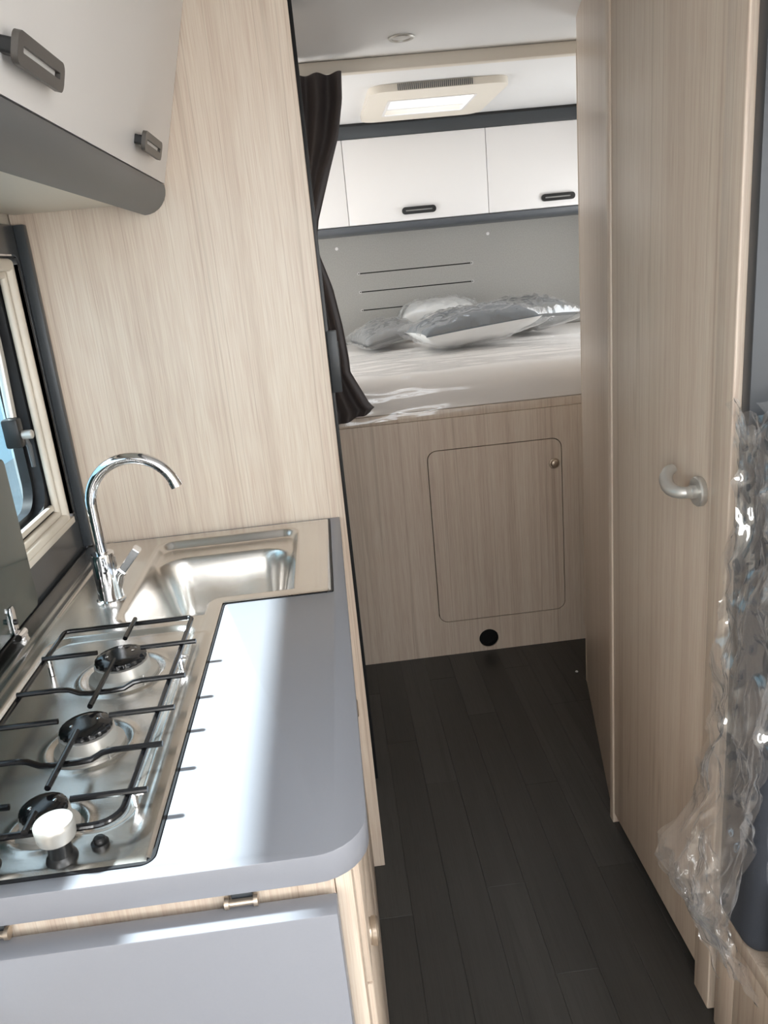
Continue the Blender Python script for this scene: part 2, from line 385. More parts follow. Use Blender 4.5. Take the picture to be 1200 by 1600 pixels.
wt_poly = roundc(wt_poly, {1, 6, 7, 8}, {1: .052, 6: .004, 7: .006, 8: .014})
obj('kitchen_worktop', prism(B(), wt_poly, 'z', ZW-TW, ZW, bev=.0012, seg=2), 'grey', label='grey laminate worktop with rounded corner around hob and sink', cat='worktop')

kc = thing('kitchen_cabinet', (-.28, 1.1, 0), 'ash kitchen base cabinet with round push knobs under the grey worktop', 'cabinet')
obj('body', bx(-.545, -.047, .632, 1.604, 0.001, .70), 'wood', kc)
obj('end_panel', bx(-.545, -.0495, .612, .630, 0.001, ZW-TW-.0006, bev=.001, seg=1), 'wood', kc)
obj('corner_strip', bx(-.049, -.032, .611, .645, 0.001, ZW-TW-.0006, bev=.003), 'wood', kc)
SE = .705
yk = [.646, 1.125, 1.604]
for i in (0, 1):
    d = obj('drawer_front', bx(-.046, -.026, yk[i]+.001, yk[i+1]-.001, SE+.0012, ZW-TW-.004, bev=.002), 'wood_y' if False else 'wood', kc)
    d = obj('door', bx(-.046, -.026, yk[i]+.001, yk[i+1]-.001, .012, SE-.0012, bev=.002), 'wood', kc)
    ky = (.735, 1.225)[i]
    bm = B(); lathe(bm, [(.0150, .0), (.0150, .002), (.0160, .003), (.0165, .008), (.0140, .0105), (.0, .011)], (-.026, ky, SE-.020), 'x', 28)
    obj('knob', bm, 'nickel', d)

# flap table hung on the end panel
ft = thing('flap_table', (-.30, .59, .28), 'grey laminate flap table folded down against the cabinet end', 'table')
obj('board', bx(-.545, -.0475, .577, .604, .29, .8695, bev=.0018), 'grey', ft)
for hx in (-.1365, -.365):
    hb = obj('hinge', bx(hx-.010, hx+.010, .6055, .611, .868, .888, bev=.0008), 'anth_dark', ft)
    bm = B(); tube(bm, [(hx-.0125, .602, .8745), (hx+.0125, .602, .8745)], .0035, 12)
    lathe(bm, [(0, -.002), (.0058, -.002), (.0058, .002), (0, .002)], (hx-.0135, .602, .8755), 'x', 16)
    lathe(bm, [(0, -.002), (.0058, -.002), (.0058, .002), (0, .002)], (hx+.0135, .602, .8755), 'x', 16)
    obj('hinge_barrel', bm, 'nickel', hb)

# ------------------------------------------------------------------ hob and sink unit (one pressed steel top)
hs = thing('hob_sink_unit', (-.29, 1.1, ZW-.13), 'stainless steel combined three-burner hob and sink with raised smoked glass lid', 'hob')
def sd_rr(x, y, x0, x1, y0, y1, r):
    dx = abs(x-(x0+x1)/2)-(x1-x0)/2+r; dy = abs(y-(y0+y1)/2)-(y1-y0)/2+r
    return math.hypot(max(dx, 0), max(dy, 0))+min(max(dx, dy), 0)-r
def sst(e0, e1, v):
    t = min(1, max(0, (v-e0)/(e1-e0))); return t*t*(3-2*t)
BUR = [(-.332, 1.010, .0335), (-.332, .837, .029), (-.333, .689, .0225)]
def sd_L(x, y):
    # distance inside the L outline with a rounded inner corner of the rim
    a = min(x+.541, 1.597-y)
    if y < 1.208 and x <= -.2165:
        b = min(-.2165-x, y-.618); 
        return min(a, b)
    if x > -.2165: return min(a, -.0375-x, y-1.208)
    # behind the hob, left of the inner corner
    dx, dy = -.2165-x, y-1.208
    return min(a, math.hypot(max(dx, 0), max(dy, 0)))
def H(x, y):
    z = ZW+.0022
    e = sd_L(x, y)
    z -= .0016*(1-sst(0, .004, e))
    # hob well
    d = sd_rr(x, y, -.472, -.2465, .668, 1.138, .035)
    z -= .0065*(1-sst(-.010, .002, d))
    z -= .0012*math.exp(-((x+.2385)/.0022)**2)*(1 if .66 < y < 1.16 else 0)
    # bead rails along the wall
    for xb in (-.507, -.491): z += .0016*math.exp(-((x-xb)/.0035)**2)
    # burner dishes
    for bx_, by_, br in BUR:
        r = math.hypot(x-bx_, y-by_)
        z += .0022*math.exp(-((r-br*1.75)/.004)**2)
        z -= .002*(1-sst(br*1.1, br*1.7, r))
    # sink: shallow step, then basin
    cq = math.hypot(max(-.2165-x, 0), max(y-1.208, 0))
    d = max(sd_rr(x, y, -.386, -.098, 1.168, 1.562, .035), .024-cq)
    z -= .016*(1-sst(-.014, .002, d))
    d = max(sd_rr(x, y, -.380, -.108, 1.172, 1.495, .065), .028-cq)
    z -= .115*(1-sst(-.042, .004, d))
    # bead around the sink deck
    z += .0012*math.exp(-((sd_rr(x, y, -.490, -.058, 1.195, 1.580, .02))/.003)**2)*(1 if y > 1.222 else 0)
    return z
bm = B()
st = .0032
xs = []; x = -.541
nx1 = int(round((.541-.2165)/st)); nx2 = int(round((.2165-.0375)/st))
xs = [-.541+(.541-.2165)*i/nx1 for i in range(nx1+1)]+[-.2165+(.2165-.0375)*i/nx2 for i in range(1, nx2+1)]
ny1 = int(round((1.208-.618)/st)); ny2 = int(round((1.597-1.208)/st))
ys = [.618+(1.208-.618)*i/ny1 for i in range(ny1+1)]+[1.208+(1.597-1.208)*i/ny2 for i in range(1, ny2+1)]
V = {}
for i, x in enumerate(xs):
    for j, y in enumerate(ys):
        if i <= nx1 or j >= ny1: V[i, j] = bm.verts.new((x, y, H(x, y)))
for i in range(len(xs)-1):
    for j in range(len(ys)-1):
        k = [(i, j), (i+1, j), (i+1, j+1), (i, j+1)]
        if i >= nx1 and j < ny1: continue
        # rounded front right corner
        if i+1 > nx1-3 and i < nx1 and j < 3 and (i-(nx1-3))+(2-j) > 3: continue
        bm.faces.new([V[q] for q in k])
for v in [v for v in bm.verts if not v.link_faces]: bm.verts.remove(v)
obj('steel_top', bm, 'steel', hs, ang=80)
sl = expand(.0038); sl = roundc(sl, {1, 2, 3, 4}, {1: .012, 2: .006, 3: .005, 4: .003})
obj('seal', prism(B(), sl, 'z', ZW-.028, ZW-.0005) if False else ring(B(), sl, [((p[0]+.30)*.97-.30, (p[1]-1.2)*.98+1.2) for p in sl], 'z', ZW-.006, ZW+.0006), 'rubber', hs)
bm = B(); lathe(bm, [(0, .0), (.028, 0), (.030, .0012), (.030, .0022), (.022, .0022), (.019, .0008), (0, .0008)], (-.262, 1.366, H(-.262, 1.366)+.0005), 'z', 32)
obj('drain', bm, 'steel', hs)
for (x_, y_, r_) in BUR:
    z0 = H(x_, y_)
    bm = B(); lathe(bm, [(r_*1.42, -.001), (r_*1.40, .004), (r_*1.22, .006), (r_*1.14, .008), (r_*1.10, .022), (r_*.98, .0235), (r_*.5, .0235)], (x_, y_, z0), 'z', 48)
    bu = obj('burner', bm, 'alu', hs)
    bm = B(); lathe(bm, [(r_*.90, .0235), (r_*1.02, .0240), (r_*1.04, .0265), (r_*1.0, .030), (r_*.9, .0318), (r_*.5, .0328), (0, .033)], (x_, y_, z0), 'z', 72,
                    wob=lambda u, r, r_=r_: .022*math.sin(u*2*PI*24) if r > r_*.97 else 0)
    obj('burner_cap', bm, 'enamel', bu, label='black enamel burner cap')
    for sx in (-.55, .55):
        bm = B(); lathe(bm, [(.0022, .0), (.0022, .0012), (0, .0016)], (x_+sx*r_*.9, y_+sx*r_*.35, z0+.0322), 'z', 10); obj('cap_rivet', bm, 'chrome', bu)
    bm = B(); tube(bm, [(x_+r_*1.05, y_-r_*1.0, z0), (x_+r_*1.05, y_-r_*1.0, z0+.014)], .0018, 8); obj('thermocouple', bm, 'alu', bu)
for kx in (-.302, -.374):
    ky = .636; z0 = H(kx, ky)
    bm = B(); lathe(bm, [(.0150, -.0005), (.0140, .003), (.0115, .006), (.0105, .020), (.012, .024)], (kx, ky, z0), 'z', 28)
    kn = obj('control_stem', bm, 'black', hs)
    bm = B(); lathe(bm, [(.012, .022), (.0170, .0235), (.0180, .026), (.0185, .036), (.0185, .040), (.0175, .0415), (.0, .0418)], (kx, ky, z0), 'z', 40)
    obj('control_knob', bm, 'alu', kn, label='satin flared control knob')
bm = B(); lathe(bm, [(.0085, -.0005), (.0085, .003), (.006, .0035), (.006, .007), (.0045, .0085), (0, .009)], (-.2695, .648, H(-.2695, .648)), 'z', 24)
obj('igniter_button', bm, 'black', hs)
# glass lid standing open along the wall, with two hinges
lid = B(); prism(lid, rrect(.60, 1.262, ZW+.016, 1.190, .012), 'x', -.5335, -.5285, bev=.0008)
ld = obj('glass_lid', lid, 'lid', hs, label='smoked glass hob lid standing upright')
for hy_ in (1.155, .74):
    bm = B(); prism(bm, [(hy_-.009, ZW+.012), (hy_+.009, ZW+.012), (hy_+.009, ZW+.050), (hy_+.006, ZW+.057), (hy_-.006, ZW+.057), (hy_-.009, ZW+.050)], 'x', -.5285, -.5262, bev=.0005)
    hg = obj('hinge', bm, 'chrome', ld)
    bm = B(); tube(bm, [(-.522, hy_-.013, ZW+.010), (-.522, hy_+.013, ZW+.010)], .0062, 16); box(bm, -.532, -.515, hy_-.010, hy_+.010, ZW+.0015, ZW+.007, bev=.001)
    obj('hinge_knuckle', bm, 'chrome', hg)
    bm = B(); lathe(bm, [(0, .0045), (.004, .004), (.0048, .001), (.0048, 0)], (-.5262, hy_, ZW+.032), 'x', 16); obj('hinge_screw', bm, 'black', hg)

# pan support grate
ps = thing('pan_support', (-.34, .88, ZW), 'black enamelled wire pan support standing over the three gas burners', 'pan support')
ZG = ZW+.026
fr = roundc([(-.437, .646), (-.247, .646), (-.247, 1.108), (-.437, 1.108)], {0, 1, 2, 3}, {0: .025, 1: .025, 2: .008, 3: .008}, 6)
fr = [(p[0], p[1], ZG) for p in fr]; fr.append(fr[0])
obj('frame', tube(B(), fr, .0035, 10, cap=False), 'enamel', ps)
ZR = ZG+.0062
def rod(p): return obj('rod', tube(B(), p, .0034, 10), 'enamel', ps)
def dip(y):
    xs_ = [-.437, -.385, -.372, -.358, -.345, -.318, -.303, -.291, -.28, -.226]; dz = [0, 0, -.001, -.006, -.007, -.007, -.006, -.001, 0, 0]; dy = [0, 0, -.001, -.004, -.005, -.005, -.004, -.001, 0, 0]
    return [(x_, y+b2, ZR+c) for x_, c, b2 in zip(xs_, dz, dy)]
for y_ in (1.010, .837, .683):
    rod([(-.437, y_, ZR), (-.362, y_, ZR)]); rod([(-.302, y_, ZR), (-.226, y_, ZR)])
for y_ in (.914, .762): rod(dip(y_))
for ya, yb in ((1.112, 1.046), (.982, .863), (.810, .706), (.668, .640)):
    rod([(-.332, ya, ZR), (-.332, yb, ZR)])
for (x_, y_) in ((-.247, .990), (-.247, .700), (-.437, 1.03), (-.437, .70)):
    s_ = 1 if x_ > -.3 else -1
    bm = B()
    tube(bm, [(x_, y_, ZG), (x_, y_, ZG-.010), (x_, y_, H(x_, y_)+.0008)], [.0032, .0040, .0036], 10)
    for k in range(3): tube(bm, [(x_+s_*.002, y_-.005+k*.005, ZG-.006), (x_+s_*.012, y_-.005+k*.005, ZG-.007)], .0012, 6)
    obj('rubber_foot', bm, 'chrome', ps)

# tap
tp = thing('kitchen_tap', (-.413, 1.276, ZW), 'chrome swan-neck kitchen tap with side lever beside the sink', 'tap')
tx, ty = -.413, 1.276; z0 = H(tx, ty)-.0002
bm = B(); lathe(bm, [(.0245, 0), (.0245, .004), (.022, .006), (.0215, .010), (.0205, .040), (.0195, .082), (.0188, .086), (.010, .0865)], (tx, ty, z0), 'z', 40)
bd = obj('body', bm, 'chrome', tp)
pts = [(tx, ty, z0+.083), (tx, ty, z0+.11), (tx, ty, z0+.14)]
cx, cz, R = tx+.077, z0+.168, .077
for k in range(0, 27):
    an = math.radians(180-k*6.1); rr = R*(1-.10*(k/26)**2)
    pts.append((cx+rr*math.cos(an), ty-.004*(k/26), cz+rr*math.sin(an)))
obj('spout', tube(B(), pts, .0095, 20), 'chrome', tp)
e = Vector(pts[-1]); d = (e-Vector(pts[-2])).normalized()
obj('nozzle', tube(B(), [e-d*.004, e+d*.006], .0102, 20), 'chrome', tp)
bm = B(); tube(bm, [(tx+.012, ty, z0+.022), (tx+.020, ty, z0+.045), (tx+.027, ty, z0+.052)], [.010, .0105, .011], 16)
lv = obj('lever_joint', bm, 'chrome', tp)
q = [Vector((tx+.024, ty, z0+.047)), Vector((tx+.060, ty-.002, z0+.088))]; dd = (q[1]-q[0]).normalized(); s_ = Vector((0, 1, 0)); n_ = dd.cross(s_)
bm = B(); t = bmesh.new(); vs = []
for p, w_, h_ in ((q[0], .007, .006), (q[0]+dd*.02, .0085, .0065), (q[1], .0115, .0068)):
    vs.append([t.verts.new(p+s_*a*w_+n_*b*h_) for a, b in ((-1, -1), (1, -1), (1, 1), (-1, 1))])
for A_, C_ in zip(vs, vs[1:]):
    for k in range(4): t.faces.new((A_[k], A_[(k+1) % 4], C_[(k+1) % 4], C_[k]))
t.faces.new(vs[0]); t.faces.new(vs[-1]); bmesh.ops.recalc_face_normals(t, faces=t.faces[:]); bmesh.ops.bevel(t, geom=t.edges[:], offset=.0015, segments=2, affect='EDGES'); join(bm, t)
obj('lever', bm, 'chrome', lv)

# ------------------------------------------------------------------ window and dark surround
bm = B()
def ringbox(bm, Y0, Y1, Z0, Z1, y0, y1, z0, z1, x0, x1, bev=.001):
    ring(bm, [(Y0, Z0), (Y1, Z0), (Y1, Z1), (Y0, Z1)], [(y0, z0), (y1, z0), (y1, z1), (y0, z1)], 'x', x0, x1)
ringbox(bm, .0, 1.604, .9, 1.556, .375, 1.570, .990, 1.500, XL-.012, XL)
sp_ = obj('window_surround', bm, 'panel_dark', label='dark glossy panel framing the kitchen window above the worktop', cat='panel')
obj('corner_trim', bx(XL, XL+.019, 1.588, 1.6055, .924, 1.556, bev=.002), 'anth_dark', sp_)
wn = thing('window_1', (XL-.02, 1.15, .985), 'hinged camper window with cream blind frame and silver stay', None, kind='structure')
def rr_(Y0, Y1, Z0, Z1, r): return rrect(Y0, Y1, Z0, Z1, r, 6)
obj('bright_edge', ring(B(), rr_(.372, 1.573, .986, 1.504, .016), rr_(.375, 1.570, .989, 1.501, .014), 'x', XL-.01, XL+.0025), 'chrome', wn)
obj('shadow_gap', ring(B(), rr_(.375, 1.570, .989, 1.501, .014), rr_(.390, 1.548, 1.003, 1.486, .01), 'x', XL-.03, XL-.006), 'black', wn)
def bar_frame(Y0, Y1, Z0, Z1, w, x0, x1):
    bm = B()
    box(bm, x0, x1, Y1-w, Y1, Z0, Z1, bev=min(w*.45, .009), seg=4); box(bm, x0, x1, Y0, Y0+w, Z0, Z1, bev=min(w*.45, .009), seg=4)
    box(bm, x0, x1, Y0+w*.5, Y1-w*.5, Z0, Z0+w, bev=min(w*.3, .006), seg=3); box(bm, x0, x1, Y0+w*.5, Y1-w*.5, Z1-w, Z1, bev=min(w*.3, .006), seg=3)
    return bm
obj('blind_frame', bar_frame(.387, 1.545, .992, 1.497, .022, XL-.014, XL+.004), 'beige', wn)
obj('sill', bx(XL-.012, XL+.006, .387, 1.557, .988, 1.001, bev=.002), 'beige', wn)
obj('blind_rail', bar_frame(.406, 1.523, 1.012, 1.477, .014, XL-.018, XL-.005), 'beige', wn)
obj('blind_guide', bx(XL-.020, XL-.010, .42, 1.505, 1.030, 1.042, bev=.003), 'beige', wn)
obj('outer_seal', ring(B(), rr_(.395, 1.549, 1.001, 1.489, .03), rr_(.44, 1.506, 1.034, 1.458, .06), 'x', XL-.040, XL-.020), 'rubber', wn)
obj('inner_seal', ring(B(), rr_(.43, 1.512, 1.026, 1.466, .06), rr_(.455, 1.494, 1.044, 1.448, .05), 'x', XL-.056, XL-.038), 'black', wn)
pn = obj('pane', prism(B(), rr_(.43, 1.515, 1.02, 1.47, .05), 'x', XL-.064, XL-.058), 'pane', wn)
bm = bx(XL-.050, XL-.020, 1.448, 1.474, 1.168, 1.222, bev=.005)
la = obj('latch', bm, 'black', wn)
bm = B(); lathe(bm, [(0, .0), (.0085, 0), (.0085, .020), (.007, .022), (0, .022)], (XL-.024, 1.462, 1.190), 'x', 20); obj('latch_button', bm, 'alu', la)
bm = B(); tube(bm, [(XL-.024, 1.474, 1.185), (XL-.020, 1.480, 1.165), (XL-.022, 1.484, 1.125)], [.005, .0048, .0038], 12); obj('latch_lever', bm, 'anth', la)
bm = B(); tube(bm, [(XL-.036, 1.472, 1.222), (XL-.036, 1.482, 1.33), (XL-.038, 1.49, 1.43)], .0085, 16); obj('stay_arm', bm, 'alu', wn)

# ------------------------------------------------------------------ overhead kitchen cabinet
oc = thing('overhead_cabinet', (-.4, .4, 1.553), 'white-fronted overhead kitchen cabinet with taupe handles and grey lower profile', 'cabinet')
tdx = .085/.297
def fx(z): return -.265+(z-1.60)*tdx
prism(bm := B(), [(XL+.002, 1.58), (-.31, 1.58), (fx(1.61)-.022, 1.612), (fx(1.995)-.022, 1.995), (XL+.002, 1.995)], 'y', -1.0, YP-.002)
obj('carcass', bm, 'white', oc)
obj('underside', bx(XL+.001, -.300, -1.0, YP-.0015, 1.574, 1.5795, bev=.001), 'beige', oc)
prism(bm := B(), [(fx(1.607)-.019, 1.607), (fx(1.604), 1.604), (fx(1.993), 1.993), (fx(1.996)-.019, 1.996)], 'y', -1.0, YP-.0025, bev=.001)
dr = obj('door', bm, 'white', oc)
# lower profile: quarter-round hanging below the door
prof = []
for k in range(9):
    an = math.radians(8-98*k/8); prof.append((-.309+.045*math.cos(an), 1.596+.043*math.sin(an)))
prof += [(-.309, 1.5735), (-.315, 1.5735), (-.315, 1.597)]
prism(bm := B(), prof, 'y', -1.0, YP-.003, bev=.0004, seg=1)
obj('lower_profile', bm, 'anth', oc)
nrm = Vector((1, 0, -tdx)).normalized(); upv = Vector((tdx, 0, 1)).normalized()
for yc in (.860, 1.392, .34):
    P0 = Vector((fx(1.642), yc, 1.642))
    def bent(bm, Y0, Y1, v0, v1, n0, n1, r):
        t = bmesh.new(); poly = rrect(Y0, Y1, v0, v1, r, 5)
        lo = [t.verts.new(P0+Vector((0, p[0], 0))+upv*p[1]+nrm*n0) for p in poly]; hi = [t.verts.new(P0+Vector((0, p[0], 0))+upv*p[1]+nrm*n1) for p in poly]
        t.faces.new(lo); t.faces.new(hi); n = len(poly)
        for i in range(n): t.faces.new((lo[i], lo[(i+1) % n], hi[(i+1) % n], hi[i]))
        bmesh.ops.recalc_face_normals(t, faces=t.faces[:]); join(bm, t); return bm
    o1 = rrect(-.066, .066, -.014, .014, .009, 5); i1 = rrect(-.052, .052, -.003, .003, .0015, 5)
    t = bmesh.new()
    rings_ = []
    for q, h_ in ((o1, .012), (o1, .018), (i1, .018), (i1, .012)):
        rings_.append([t.verts.new(P0+Vector((0, p[0], 0))+upv*p[1]+nrm*h_) for p in q])
    n = len(o1)
    for j in range(4):
        for i in range(n): t.faces.new((rings_[j][i], rings_[j][(i+1) % n], rings_[(j+1) % 4][(i+1) % n], rings_[(j+1) % 4][i]))
    bmesh.ops.recalc_face_normals(t, faces=t.faces[:])
    bm = B(); join(bm, t)
    hd = obj('handle', bm, 'handle', dr)
    obj('slot_insert', bent(B(), -.052, .046, -.003, .003, .010, .0145, .001), 'handle_in', oc)
    for ya in (-.060, .044): obj('handle_mount', bent(B(), ya, ya+.016, -.007, .007, .0, .012, .003), 'black', oc)

# ------------------------------------------------------------------ bed
YBB = 2.64
hx0, hx1, hz0, hz1 = .303, .780, .135, .791
bb = thing('bed_base', (.45, 2.65, 0), 'ash bed base front with round-cornered hatch and black vent hole', 'bed base')
# front board with a real opening: ring between outer rectangle and rounded hatch outline
def fill_ring(bm, X0, X1, Z0, Z1, hole, y0, y1):
    t = bmesh.new()
    cx_, cz_ = (min(p[0] for p in hole)+max(p[0] for p in hole))/2, (min(p[1] for p in hole)+max(p[1] for p in hole))/2
    outer = []
    for p in hole:
        dx, dz = p[0]-cx_, p[1]-cz_
        s = min(((X1-cx_)/dx if dx > 0 else (X0-cx_)/dx) if abs(dx) > 1e-9 else 1e9, ((Z1-cz_)/dz if dz > 0 else (Z0-cz_)/dz) if abs(dz) > 1e-9 else 1e9)
        outer.append([cx_+dx*s, cz_+dz*s])
    for C in ((X0, Z0), (X1, Z0), (X1, Z1), (X0, Z1)):
        k = min(range(len(outer)), key=lambda i: (outer[i][0]-C[0])**2+(outer[i][1]-C[1])**2); outer[k] = list(C)
    R = [[t.verts.new((p[0], h_, p[1])) for p in q] for q, h_ in ((outer, y1), (outer, y0), (hole, y0), (hole, y1))]
    n = len(hole)
    for j in range(4):
        for i in range(n): t.faces.new((R[j][i], R[j][(i+1) % n], R[(j+1) % 4][(i+1) % n], R[(j+1) % 4][i]))
    bmesh.ops.recalc_face_normals(t, faces=t.faces[:]); join(bm, t); return bm
hole_r = rrect(hx0, hx1, hz0, hz1, .035, 8)
circ = [((.4845)+.0365*math.cos(2*PI*k/96), .0505+.0365*math.sin(2*PI*k/96)) for k in range(96)]
bm = B()
fill_ring(bm, .27, .86, .10, .90, hole_r, YBB, YBB+.018)
fill_ring(bm, .27, .86, .0005, .10, circ, YBB, YBB+.018)
box(bm, -.02, .27, YBB, YBB+.018, .0005, .90); box(bm, .86, 1.2, YBB, YBB+.018, .0005, .90)
obj('front_board', bm, 'wood', bb, ang=20)
obj('inner_board', bx(-.02, 1.2, YBB+.03, YBB+.036, .0005, .90), 'void', bb)
hd = obj('hatch', prism(B(), rrect(hx0+.0030, hx1-.0030, hz0+.0030, hz1-.0030, .032, 8), 'y', YBB-.0003, YBB+.017), 'wood', bb)
bm = B(); lathe(bm, [(0, -.010), (.009, -.0095), (.0135, -.006), (.0145, -.003), (.0185, -.0022), (.0195, 0)], (.752, YBB-.0003, .699), 'y', 32)
obj('push_knob', bm, 'nickel', hd, label='bronze round push knob')
bm = B(); lathe(bm, [(.0355, .004), (.0355, .028), (0, .028)], (.4845, YBB, .0505), 'y', 32); obj('vent_hole', bm, 'void', bb, label='black round vent hole')
obj('ledge', bx(-.02, 1.2, YBB+.004, YBB+.05, .9005, .930, bev=.002), 'wood_edge' if False else 'wood', bb)
obj('slat_deck', bx(-.54, 1.52, YBB+.05, 3.94, .905, .930), 'wood_y', bb)
# mattress
MY0, MY1, MZ0, MZT = 2.655, 3.945, .932, 1.052
def mat_pt(u, v, off=0.0):
    """u across the van, v from bottom of front face, over the rounded edge, to the rear"""
    x = -.52+2.03*u
    crown = .012*math.sin(PI*min(1, max(0, (x-.0)/1.1)))
    s = v*(MY1-MY0+.12)
    r = .055
    hgt = MZT-MZ0
    if s < hgt-r: y, z, ny_, nz_ = MY0, MZ0+s, -1, 0
    elif s < hgt-r+r*PI/2:
        an = (s-(hgt-r))/r; y = MY0+r-r*math.cos(an); z = MZT-r+r*math.sin(an); ny_, nz_ = -math.cos(an), math.sin(an)
    else:
        y = min(MY1, MY0+r+s-(hgt-r+r*PI/2)); z = MZT; ny_, nz_ = 0, 1
    bulge = .010*math.sin(PI*min(1, s/hgt)) if s < hgt else 0
    y -= bulge
    z += crown*min(1, max(0, (y-MY0)/.3))
    return Vector((x, y+ny_*off, z+nz_*off)), ny_, nz_
bm = B(); sheet(bm, lambda u, v: mat_pt(u, v)[0], 40, 90)
# close underside and back
box(bm, -.52, 1.51, MY0+.03, MY1-.001, MZ0, MZ0+.05)
mt = obj('mattress', bm, 'mattress', label='thick white mattress sealed in clear plastic on the bed base', cat='mattress', ang=60)
def film_pt(u, v):
    u2 = .22+u*.6
    p, ny_, nz_ = mat_pt(u2, v*.55)
    n1 = noise.noise(Vector((p.x*3, p.y*22, p.z*34)))*.007+noise.noise(Vector((p.x*9+5, p.y*40, p.z*70)))*.004
    off = .009+n1
    q = Vector((p.x, p.y+ny_*off, p.z+nz_*off))
    if v < .05:                      # loose hem sagging below the mattress on the curtain side
        k = (1-v/.05); sag = .020*max(0, 1-max(0, (p.x-.05))/.62)+.002
        q.z -= k*sag; q.y -= k*.012
    return q
obj('plastic_wrap', sheet(B(), film_pt, 150, 150), 'film_soft', mt, ang=80, label='wrinkled clear plastic wrap')

# headboard with three real slots
HYF = 3.948
hb = thing('headboard', (.5, 3.96, 1.055), 'grey felt headboard panel with three dark horizontal slots above the mattress', 'headboard')
sl_ = [(1.209, 1.214), (1.295, 1.300), (1.381, 1.386)]
bm = B(); z = 1.056
for a0, a1 in sl_:
    box(bm, -.54, 1.53, HYF, HYF+.018, z, a0)
    box(bm, -.54, .194, HYF, HYF+.018, a0, a1); box(bm, .746, 1.53, HYF, HYF+.018, a0, a1); z = a1
box(bm, -.54, 1.53, HYF, HYF+.018, z, 1.572)
obj('felt_panel', bm, 'felt', hb)
obj('slot_backing', bx(.15, .80, HYF+.0185, HYF+.0205, 1.18, 1.42), 'void', hb)
for a0, a1 in sl_:
    for xx in (.194, .746):
        bm = B(); lathe(bm, [(.0042, 0), (.0066, 0), (.0066, -.0012), (.0042, -.0012)], (xx, HYF, (a0+a1)/2), 'y', 16); obj('slot_eyelet', bm, 'handle_in', hb)
for xx, zz in ((.102, 1.506), (.831, 1.510)):
    bm = B(); lathe(bm, [(.0075, 0), (.0075, -.0015), (.005, -.0025), (0, -.0028)], (xx, HYF, zz), 'y', 18); obj('screw_cap', bm, 'white', hb, label='white screw cap')

# rear overhead cabinets
rc = thing('bedroom_cabinet', (.5, 3.83, 1.556), 'white-fronted overhead cabinet row with black slim handles above the bed', 'cabinet')
YR = 3.70
obj('carcass', bx(-.54, 1.53, YR+.022, 3.946, 1.585, ZC-.002), 'white', rc)
obj('top_fascia', bx(-.54, 1.53, YR-.004, YR+.020, 1.9395, ZC-.0015, bev=.001), 'anth_dark', rc)
obj('painted_shadow_strip', bx(-.54, 1.53, YR-.006, YR+.020, 1.9895, ZC-.0006), 'black', rc)  # black strip painted in as the shadow line between ceiling and fascia
prof = [(YR+.004, 1.5895), (YR-.001, 1.586), (YR+.002, 1.572), (YR+.010, 1.562), (YR+.024, 1.556), (3.946, 1.556), (3.946, 1.584), (YR+.02, 1.5895)]
prism(bm := B(), prof, 'x', -.54, 1.53, bev=.0005, seg=1); obj('bottom_fascia', bm, 'fascia_low', rc)
xe = [-.46, .1625, .790, 1.417]
for i in range(3):
    d = obj('door', bx(xe[i]+.0012, xe[i+1]-.0012, YR, YR+.018, 1.5915, 1.9385, bev=.001), 'white', rc)
    xc = (xe[i]+xe[i+1])/2
    zc = 1.632
    bm = ring(B(), rrect(xc-.076, xc+.076, zc-.015, zc+.015, .0145, 8), rrect(xc-.060, xc+.060, zc-.0028, zc+.0028, .0027, 8), 'y', YR-.012, YR-.0003)
    h = obj('handle', bm, 'black', d)
    obj('slot_insert', prism(B(), rrect(xc-.060, xc+.060, zc-.0028, zc+.0028, .0027, 8), 'y', YR-.004, YR-.0005), 'handle_in', h)

